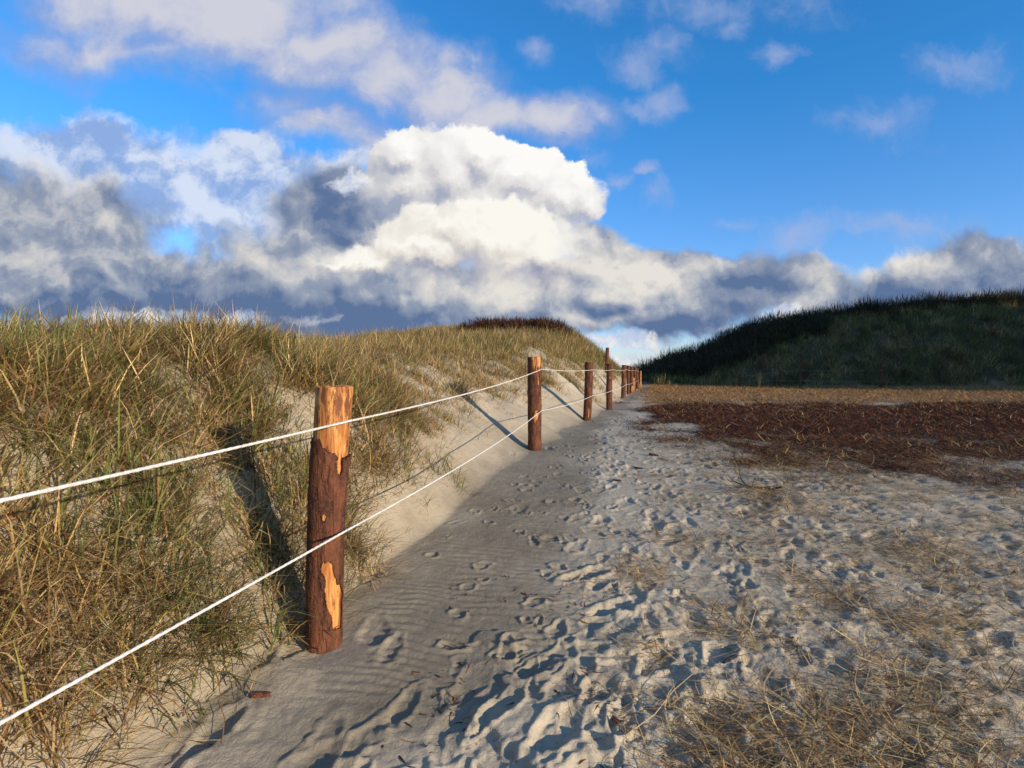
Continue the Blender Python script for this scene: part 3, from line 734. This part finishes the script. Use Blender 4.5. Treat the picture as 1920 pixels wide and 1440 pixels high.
def inpoly(px, py, poly):
    ins = np.zeros(px.shape, bool); n = len(poly)
    for i in range(n):
        x1, y1 = poly[i]; x2, y2 = poly[(i + 1) % n]
        c = ((y1 > py) != (y2 > py)) & (px < (x2 - x1) * (py - y1) / (y2 - y1 + 1e-12) + x1)
        ins ^= c
    return ins
def make_post(x, y, hgt, r, lx, ly, seed, bare, nth=72, nz=220, bury=.25, label='', group=None, taper=(.97, 1.06), zoff=0.0, bend=0.0):
    zb = float(macro(np.array([x]), np.array([y]))[0]) + zoff
    e = bpy.data.objects.new('fence_post', None); COL.objects.link(e); e.location = (x, y, zb); e.empty_display_size = .2
    tag(e, label, 'post', group)
    fa = math.atan2(-y, -x)               # bearing from the post to the viewer
    th = np.linspace(0, 2 * np.pi, nth, endpoint=False); zz = np.linspace(-bury, hgt, nz)
    TH, ZZ = np.meshgrid(th, zz); TT = ZZ / hgt
    jx = .035 * fbm(TH * 3 + seed, ZZ * 14, 4, seed); jz = .016 * fbm(TH * 5, ZZ * 20 + seed, 4, seed + 3)
    jx = np.where(np.abs(TH - np.pi * 2) < .3, 0, jx)
    A = np.sin(TH); front = np.cos(TH) > -.25      # A: -1 left edge .. +1 right edge as seen from the path
    M = bare(A + jx, TT + jz, front)               # True where peeled
    ph_ = fa + TH
    lump = 1 + .022 * fbm(np.cos(TH) * 1.5 + seed, np.sin(TH) * 1.5 + ZZ * 1.6, 3, seed + 9) + .035 * fbm(ZZ * 3 + seed, np.cos(TH) * .8, 2, seed + 8) 
    tp = np.interp(TT, [0, 1], taper)
    rw = r * lump * tp
    topcut = .012 * fbm(np.cos(TH) * 2, np.sin(TH) * 2, 2, seed + 5)
    def pos(rad):
        z = ZZ + topcut * np.clip(TT * 6 - 5, 0, 1)
        cxx = lx * TT + bend * np.clip(TT, 0, 1) * (1 - np.clip(TT, 0, 1)) * 4; cyy = ly * TT
        return np.stack([cxx + rad * np.cos(ph_), cyy + rad * np.sin(ph_), z], -1)
    I = np.arange(nth * nz).reshape(nz, nth); I2 = np.roll(I, -1, 1)
    F = np.stack([I[:-1], I2[:-1], I2[1:], I[1:]], -1).reshape(-1, 4)
    # peeled log with its sawn top
    Vw = pos(rw).reshape(-1, 3)
    rings = []; faces = [F]; prev = I[-1]; n0 = len(Vw); cen = pos(rw)[-1].mean(0)
    for fct in (.97, .6, .05):
        ring = cen + (pos(rw)[-1] - cen) * np.array([fct, fct, 1]) + np.array([0, 0, .003 if fct < .99 else 0])
        rings.append(ring); cur = n0 + np.arange(nth); n0 += nth
        faces.append(np.stack([prev, np.roll(prev, -1), np.roll(cur, -1), cur], -1)); prev = cur
    o1 = mesh_np('log', np.concatenate([Vw] + rings), np.concatenate(faces), M_WOOD, True, parent=e)
    # bark shell, closed down to the wood along its torn edge
    Fm = (M[:-1] | M[1:] | np.roll(M, -1, 1)[:-1] | np.roll(M, -1, 1)[1:]).reshape(-1)
    inner = ~Fm
    edge = np.zeros(nth * nz, bool); edge[F[Fm].ravel()] = True
    th_b = .0078 + .0025 * fbm(TH * 4, ZZ * 25, 3, seed + 21)
    ring_ = np.maximum(0, fbm(ZZ * 5.5 + seed * 1.3, TH * .25, 2, seed + 33) - .22) * .022     # swollen rings at old branch whorls
    rb = rw + th_b + ring_
    Vb = pos(rb).reshape(-1, 3)
    # torn edge: duplicate border vertices on the wood surface
    F2 = F[inner]
    Vall = [Vb]; fe = []
    used_q = inner.reshape(nz - 1, nth)
    rwv = pos(rw * .998).reshape(-1, 3); off = nth * nz
    Vall.append(rwv)
    def wall(a, b): fe.append(np.stack([a, b, b + off, a + off], -1))
    up_edge = used_q[:-1] & ~used_q[1:]; jj, ii = np.nonzero(up_edge)
    wall(I2[jj + 1, ii], I[jj + 1, ii])
    dn = ~used_q[:-1] & used_q[1:]; jj, ii = np.nonzero(dn); wall(I[jj + 1, ii], I2[jj + 1, ii])
    rt = used_q & ~np.roll(used_q, -1, 1); jj, ii = np.nonzero(rt); wall(I2[jj, ii], I2[jj + 1, ii])
    lf_ = used_q & ~np.roll(used_q, 1, 1); jj, ii = np.nonzero(lf_); wall(I[jj + 1, ii], I[jj, ii])
    jj = np.full(nth, nz - 1); ii = np.arange(nth); kq = used_q[-1]; wall(I2[jj[kq], ii[kq]], I[jj[kq], ii[kq]])
    Fb = np.concatenate([F2] + fe); Va = np.concatenate(Vall)
    usedv = np.unique(Fb); remap = np.full(len(Va), -1); remap[usedv] = np.arange(len(usedv))
    o2 = mesh_np('bark', Va[usedv], remap[Fb], M_BARK, True, parent=e)
    return e, zb

# peeled areas of the near post, from the shape of the real patches
def c1(x, y):
    cxx = 462 - (y - 680) * .115; return ((x - cxx) / 178., 1 - (y - 120) / 2731.)
UP = [c1(*q) for q in [(285, 690), (360, 665), (385, 735), (400, 760), (440, 795), (490, 800), (510, 850), (520, 890), (488, 920), (500, 970), (520, 1050), (533, 1000), (541, 900), (547, 860), (600, 860), (622, 850)]]
UPP = [(-1.6, .80)] + UP + [(1.6, .735), (1.6, 1.3), (-1.6, 1.3)]
def c2(x, y): return ((x - 336) / 164., 1 - (y / 5.143 + 230) / 493.)
LOW = [c2(*q) for q in [(320, 530), (370, 520), (400, 560), (405, 640), (435, 720), (440, 760), (470, 780), (488, 880), (486, 1220), (415, 1215), (410, 1120), (395, 1060), (360, 960), (345, 860), (340, 790), (350, 720), (330, 650), (305, 620), (300, 580)]]
def bare1(A, T, front):
    m = inpoly(A, T, UPP) & front
    m |= (T > .80) & ~front
    m |= inpoly(A, T, LOW) & front
    m |= ((A + .13) ** 2 + ((T - .5) * 7) ** 2 < .008) & front
    return m
def spots(lst, top=None, toplo=-2, tophi=2):
    def f(A, T, front):
        m = np.zeros(A.shape, bool)
        for (a, t_, ra, rt) in lst:
            m |= (((A - a) / ra) ** 2 + ((T - t_) / rt) ** 2 < 1) & front
        if top is not None:
            m |= (T > top + .10 * np.abs(np.sin(A * 9)) - .05) & (A > toplo) & (A < tophi) & front
        return m
    return f
PL = ['thick near post with peeled orange top and a long bare patch near its foot',
      'second post from the viewer, bark-covered with orange peeled top and a small bare spot halfway',
      'third post of the left row, red-brown bark, leaning slightly right, beside the bare sand slope',
      'fourth post of the left row, plain dark bark, before the far dune foot',
      'fifth post of the left row, first of the tight far cluster against the sky',
      'post with pale peeled lower half in the far cluster of the left row',
      'thin dark post next to last in the left row near the gap',
      'last and smallest post of the left row at the gap between the dunes']
BF = [bare1, spots([(.30, .37, .30, .05), (.1, .33, .18, .05), (.62, .74, .07, .05)], .86, -.45, 1.2), spots([(.35, .12, .12, .08)]),
      spots([(.2, .7, .1, .02)]), spots([(.0, .8, .2, .03)]), spots([(.3, .16, .35, .14)]), spots([(.1, .3, .3, .04)]), spots([])]
PZ = []; STAPLES = []
for i, p in enumerate(POSTS):
    hi_ = i == 0
    e, zb = make_post(p[0], p[1], p[2], p[3], p[4], p[5], 11 + 7 * i, BF[i], nth=150 if hi_ else (80 if i < 3 else 32), nz=560 if hi_ else (260 if i < 3 else 70),
                      label=PL[i], group='posts of the left rope fence', taper=(.93, 1.04) if hi_ else (.97, 1.0), bend=-.012 if hi_ else .008 * ((i % 3) - 1))
    PZ.append(zb)
    if i < 3:
        for frac in (.868, .415):
            ff = frac + ((.024 if frac < .5 else .003) if i == 0 else .0)
            nrm = np.array([.965, -.26]); tg = np.array([.26, .965]); rr_ = p[3] * .99
            c_ = np.array([p[4] * ff, 0]) + nrm * rr_
            pts = []
            for sgn, out_ in ((-1, -.01), (-1, .012), (-.6, .019), (.6, .019), (1, .012), (1, -.01)):
                q_ = c_ + nrm * out_ + tg * 0; pts.append((q_[0], q_[1], p[2] * ff + sgn * .009))
            STAPLES.append((e, pts))
print('POST bases', PZ)

# loose posts beyond the row
e, _ = make_post(3.95, 24.2, 1.1, .06, .05, 0, 91, spots([]), 28, 50, label='thin leaning post standing up above the far dune slope behind the fourth post', group=None, zoff=0)
e, _ = make_post(4.95, 24.6, 1.22, .06, .0, 0, 93, spots([]), 28, 50, label='narrow post half hidden behind the fifth post of the left row')
e, _ = make_post(6.05, 28.8, .65, .06, .0, 0, 94, spots([(0, .5, 2, .6)]), 28, 50, label='short pale stump post just right of the peeled far post')
e, _ = make_post(7.35, 33.0, 1.0, .05, .0, 0, 95, spots([(0, .5, 2, .6)]), 28, 50, label='faint pale post behind the last post of the left row')

# right hand fence
RP = [(13.6, 34.5, .80, .07, 'low dark post at the left end of the right fence'),
      (16.8, 38.6, 1.25, .08, 'tall reddish post higher up behind the right fence'),
      (14.6, 34.1, .60, .08, 'short pale stump carrying the lower rope of the right fence'),
      (15.6, 33.6, 1.3, .07, 'upright post with pale top in the middle of the right fence'),
      (16.6, 33.2, 1.65, .07, 'dark post of the right fence taller than the one beside it'),
      (20.2, 31.6, 1.4, .08, 'dark post of the right fence farthest along towards the right edge')]
RZs = []
for i, (x, y, h, r, lb_) in enumerate(RP):
    e, zb = make_post(x, y, h, r, 0.02, 0, 130 + i, spots([(.2, .9, .5, .08)]) if i == 3 else (spots([(0, .5, 2, .6)]) if i == 2 else spots([])), 32, 60, label=lb_, group=None, zoff=.03)
    RZs.append(zb)

# ------------------------------------------------------------------ ropes
def m_rope(t, b):
    pos = t.new('ShaderNodeTexCoord').outputs['Object']
    n = t.noise(pos, 160, 3, .6); n2 = t.noise(pos, 7, 3, .6)
    t.put(b.inputs['Base Color'], t.mix(t.ramp(t.m('ADD', n, t.m('MULTIPLY_ADD', n2, .5, -.25)), .3, .7), (.46, .43, .38), (.68, .66, .62)))
    b.inputs['Roughness'].default_value = .8
M_ROPE = material('white_rope', m_rope)
def rope(pts, sags, r, name, label, mat=None):
    P_ = []
    for i in range(len(pts) - 1):
        a = np.array(pts[i], float); b = np.array(pts[i + 1], float); L = np.linalg.norm(b - a)
        dmin = min(np.hypot(a[0], a[1]), np.hypot(b[0], b[1]))
        n = max(6, int(L / (.007 if dmin < 4 else (.02 if dmin < 9 else .15))))
        t_ = np.linspace(0, 1, n, endpoint=False)[:, None]
        q = a + (b - a) * t_; q[:, 2] -= 4 * sags[i] * (t_ * (1 - t_))[:, 0]; P_.append(q)
    P_.append(np.array([pts[-1]], float)); P_ = np.concatenate(P_)
    T = np.gradient(P_, axis=0); T /= np.linalg.norm(T, axis=1)[:, None]
    up = np.array([0, 0, 1.]); sd = np.cross(T, up); sd /= np.linalg.norm(sd, axis=1)[:, None]; u2 = np.cross(sd, T)
    s = np.concatenate([[0], np.cumsum(np.linalg.norm(np.diff(P_, axis=0), axis=1))])
    K = 14; ph_ = np.linspace(0, 2 * np.pi, K, endpoint=False)
    fine_ = (np.gradient(s) < .03)[:, None]
    rad = r * (1 + np.where(fine_, .13 * np.cos(3 * (ph_[None] - s[:, None] * 2 * np.pi / .10)), 0))
    V = P_[:, None] + rad[:, :, None] * (np.cos(ph_)[None, :, None] * sd[:, None] + np.sin(ph_)[None, :, None] * u2[:, None])
    n = len(P_); I = np.arange(n * K).reshape(n, K); I2 = np.roll(I, -1, 1)
    F = np.stack([I[:-1], I2[:-1], I2[1:], I[1:]], -1).reshape(-1, 4)
    o = mesh_np(name, V.reshape(-1, 3), F, mat or M_ROPE, True); tag(o, label, 'rope'); return o
def on_post(i, frac, extra=.006):
    p = POSTS[i]; nrm = np.array([.965, -.26]); rr = p[3] * (1.02) + .006 + extra
    return (p[0] + p[4] * frac + nrm[0] * rr, p[1] + nrm[1] * rr, PZ[i] + p[2] * frac)
for frac, nm, sg, z0 in ((.868, 'upper', .035, 1.04), (.415, 'lower', .045, .56)):
    pts = [(-4.6, -11.5, z0 - .1), (-2.15, -2.4, z0)] + [on_post(i, frac + ((.024 if frac < .5 else .003) if i == 0 else .0)) for i in range(8)]
    sags = [.05, .03, sg, sg * .7, .02, .03, .03, .02, .02]
    lab = 'upper white rope strung along the left row of posts' if nm == 'upper' else 'lower white rope strung along the left row of posts'
    rope(pts, sags, .0048, 'rope', lab)
def m_orope(t, b):
    b.inputs['Base Color'].default_value = (.24, .22, .17, 1); b.inputs['Roughness'].default_value = .85  # rope colour darkened to carry the shade over the right fence
M_OROPE = material('shaded_rope', m_orope)
# right fence ropes
q = lambda i, h: (RP[i][0], RP[i][1] - RP[i][3] - .01, RZs[i] + h)
rope([q(0, .62), q(3, .98), q(4, 1.0), q(5, 1.0)], [.03, .02, .04], .007, 'rope', 'upper rope of the right fence against the shaded dune', M_OROPE)
rope([q(0, .30), q(2, .45), q(3, .42), q(4, .40), q(5, .42)], [.02, .02, .02, .04], .007, 'rope', 'lower rope of the right fence sloping down to the right', M_OROPE)
rope([q(0, .66), q(1, 1.2)], [.02], .006, 'rope', 'slanting rope rising to the tall reddish post of the right fence', M_OROPE)

# ------------------------------------------------------------------ small things on the sand
def tube_mesh(paths, K=7):
    """paths: list of (points, radii)"""
    Vs = []; Fs = []; off = 0
    for pts, rad in paths:
        P_ = np.array(pts, float); n = len(P_); T = np.gradient(P_, axis=0); T /= np.linalg.norm(T, axis=1)[:, None] + 1e-9
        ref = np.array([.1, .2, 1.]); sd = np.cross(T, ref); sd /= np.linalg.norm(sd, axis=1)[:, None] + 1e-9; u2 = np.cross(sd, T)
        ph_ = np.linspace(0, 2 * np.pi, K, endpoint=False)
        V = P_[:, None] + np.array(rad)[:, None, None] * (np.cos(ph_)[None, :, None] * sd[:, None] + np.sin(ph_)[None, :, None] * u2[:, None])
        I = np.arange(n * K).reshape(n, K) + off; I2 = np.roll(I, -1, 1)
        Vs.append(V.reshape(-1, 3)); Fs.append(np.stack([I[:-1], I2[:-1], I2[1:], I[1:]], -1).reshape(-1, 4)); off += n * K
    return np.concatenate(Vs), np.concatenate(Fs)
def m_twig(t, b):
    pos = t.new('ShaderNodeTexCoord').outputs['Object']
    t.put(b.inputs['Base Color'], t.mix(t.noise(pos, 60, 4, .6), (.012, .008, .007), (.042, .022, .015))); b.inputs['Roughness'].default_value = .8
M_DTW = material('dark_twig', m_twig)
def m_steel(t, b):
    b.inputs['Base Color'].default_value = (.25, .23, .21, 1); b.inputs['Metallic'].default_value = .8; b.inputs['Roughness'].default_value = .5
M_STEEL = material('galvanised_staple', m_steel)
for e_, pts in STAPLES:
    v, f = tube_mesh([(pts, [.0014] * 6)]); mesh_np('staple', v, f, M_STEEL, parent=e_)
# branching dead twig on the sand
tx, ty = 2.15, 5.2
def G(x, y, up=.0): return (x, y, float(hz(x, y)) + up)
def br(pts, r0, r1): 
    return (pts, np.linspace(r0, r1, len(pts)))
paths = [br([G(tx + .27, ty - .03, .02), G(tx + .16, ty, .008), G(tx + .04, ty + .0, .012), G(tx - .06, ty + .0, .03), G(tx - .14, ty + .02, .07), G(tx - .19, ty + .03, .13)], .010, .003),
         br([G(tx - .03, ty, .02), G(tx - .07, ty + .02, .08), G(tx - .08, ty + .03, .13), G(tx - .07, ty + .05, .18)], .006, .002),
         br([G(tx - .14, ty + .02, .07), G(tx - .19, ty - .02, .08), G(tx - .23, ty - .03, .12)], .004, .0018),
         br([G(tx - .08, ty + .03, .12), G(tx - .12, ty + .04, .16), G(tx - .13, ty + .04, .20)], .003, .0015),
         br([G(tx + .02, ty, .02), G(tx + .06, ty + .05, .07), G(tx + .08, ty + .06, .11)], .004, .002),
         br([G(tx + .1, ty, .015), G(tx + .15, ty - .06, .05), G(tx + .22, ty - .08, .06)], .004, .002)]
v, f = tube_mesh(paths); o = mesh_np('dead_twig', v, f, M_DTW); tag(o, 'dark forked dead twig lying on the strawy sand at the right', 'twig')
# bark chip, lower left
def chip(name, x, y, L, W, T, rot, tilt, mat, label, cat, seed=0):
    n, m = 14, 8
    uu, vv = np.meshgrid(np.linspace(-1, 1, n), np.linspace(-1, 1, m))
    edge = 1 - .9 * np.abs(fbm(uu * 2.5 + seed, vv * 2.5, 4, seed))
    px = uu * L * .5 * edge; py = vv * W * .5 * edge * (1 - .25 * uu ** 2)
    pz = .16 * W * (1 - vv ** 2) + T * .8 * fbm(uu * 4, vv * 4 + seed, 3, seed + 2)
    top = np.stack([px, py, pz + T], -1).reshape(-1, 3); bot = np.stack([px * .96, py * .96, pz], -1).reshape(-1, 3)
    I = np.arange(n * m).reshape(m, n); F = [np.stack([I[:-1, :-1], I[:-1, 1:], I[1:, 1:], I[1:, :-1]], -1).reshape(-1, 4)]
    F.append(F[0][:, ::-1] + n * m)
    rim = np.concatenate([I[0, :], I[1:, -1], I[-1, -2::-1], I[-2:0:-1, 0]]); r2 = np.roll(rim, -1)
    F.append(np.stack([rim, rim + n * m, r2 + n * m, r2], -1))
    o = mesh_np(name, np.concatenate([top, bot]), np.concatenate(F), mat, False)
    o.location = (x, y, float(hz(x, y)) + .004); o.rotation_euler = (R(tilt), R(8), R(rot)); tag(o, label, cat); return o
chip('bark_chip', -.968, 2.20, .080, .036, .005, 22, 8, M_BARK, 'red brown chip of bark lying on the sand at the lower left', 'bark chip', 3)
chip('bark_chip', .375, 2.05, .04, .022, .006, -40, 10, M_BARK, 'small rusty flake of bark beside the straw at the bottom of the picture', 'bark chip', 5)
chip('bark_chip', 1.02, 5.6, .09, .05, .004, 10, 10, M_DTW, 'black piece of debris on the trodden sand left of the pale track', 'debris', 7)
chip('bark_chip', 1.72, 7.0, .12, .08, .007, -20, 5, M_DTW, 'blackish clod lying on the sand near the edge of the brown brushwood', 'debris', 9)
chip('bark_chip', 1.38, 6.2, .14, .05, .004, -10, 5, M_DTW, 'long flat dark scrap on the trodden sand', 'debris', 10)
# long pale stalk in the foreground
sx, sy = .62, 2.20
v, f = tube_mesh([br([G(sx - .22, sy - .22, .012), G(sx - .1, sy - .12, .02), G(sx + .0, sy - .01, .035), G(sx + .10, sy + .07, .05)], .0022, .0012),
                  br([G(sx + .10, sy + .07, .05), G(sx + .105, sy + .09, .12)], .0012, .0008),
                  br([G(sx - .2, sy - .2, .012), G(sx - .24, sy - .17, .01), G(sx - .22, sy - .28, .01)], .002, .001)])
def m_stalk(t, b):
    pos = t.new('ShaderNodeTexCoord').outputs['Object']
    t.put(b.inputs['Base Color'], t.mix(t.noise(pos, 30, 3, .5), (.34, .23, .10), (.52, .40, .2))); b.inputs['Roughness'].default_value = .6
M_STALK = material('pale_stalk', m_stalk)
o = mesh_np('grass_stalk', v, f, M_STALK); tag(o, 'long pale bent grass stalk on the sand above the straw mat at the bottom', 'stalk')
print('NX NY', NX, NY, 'tris', len(quads))
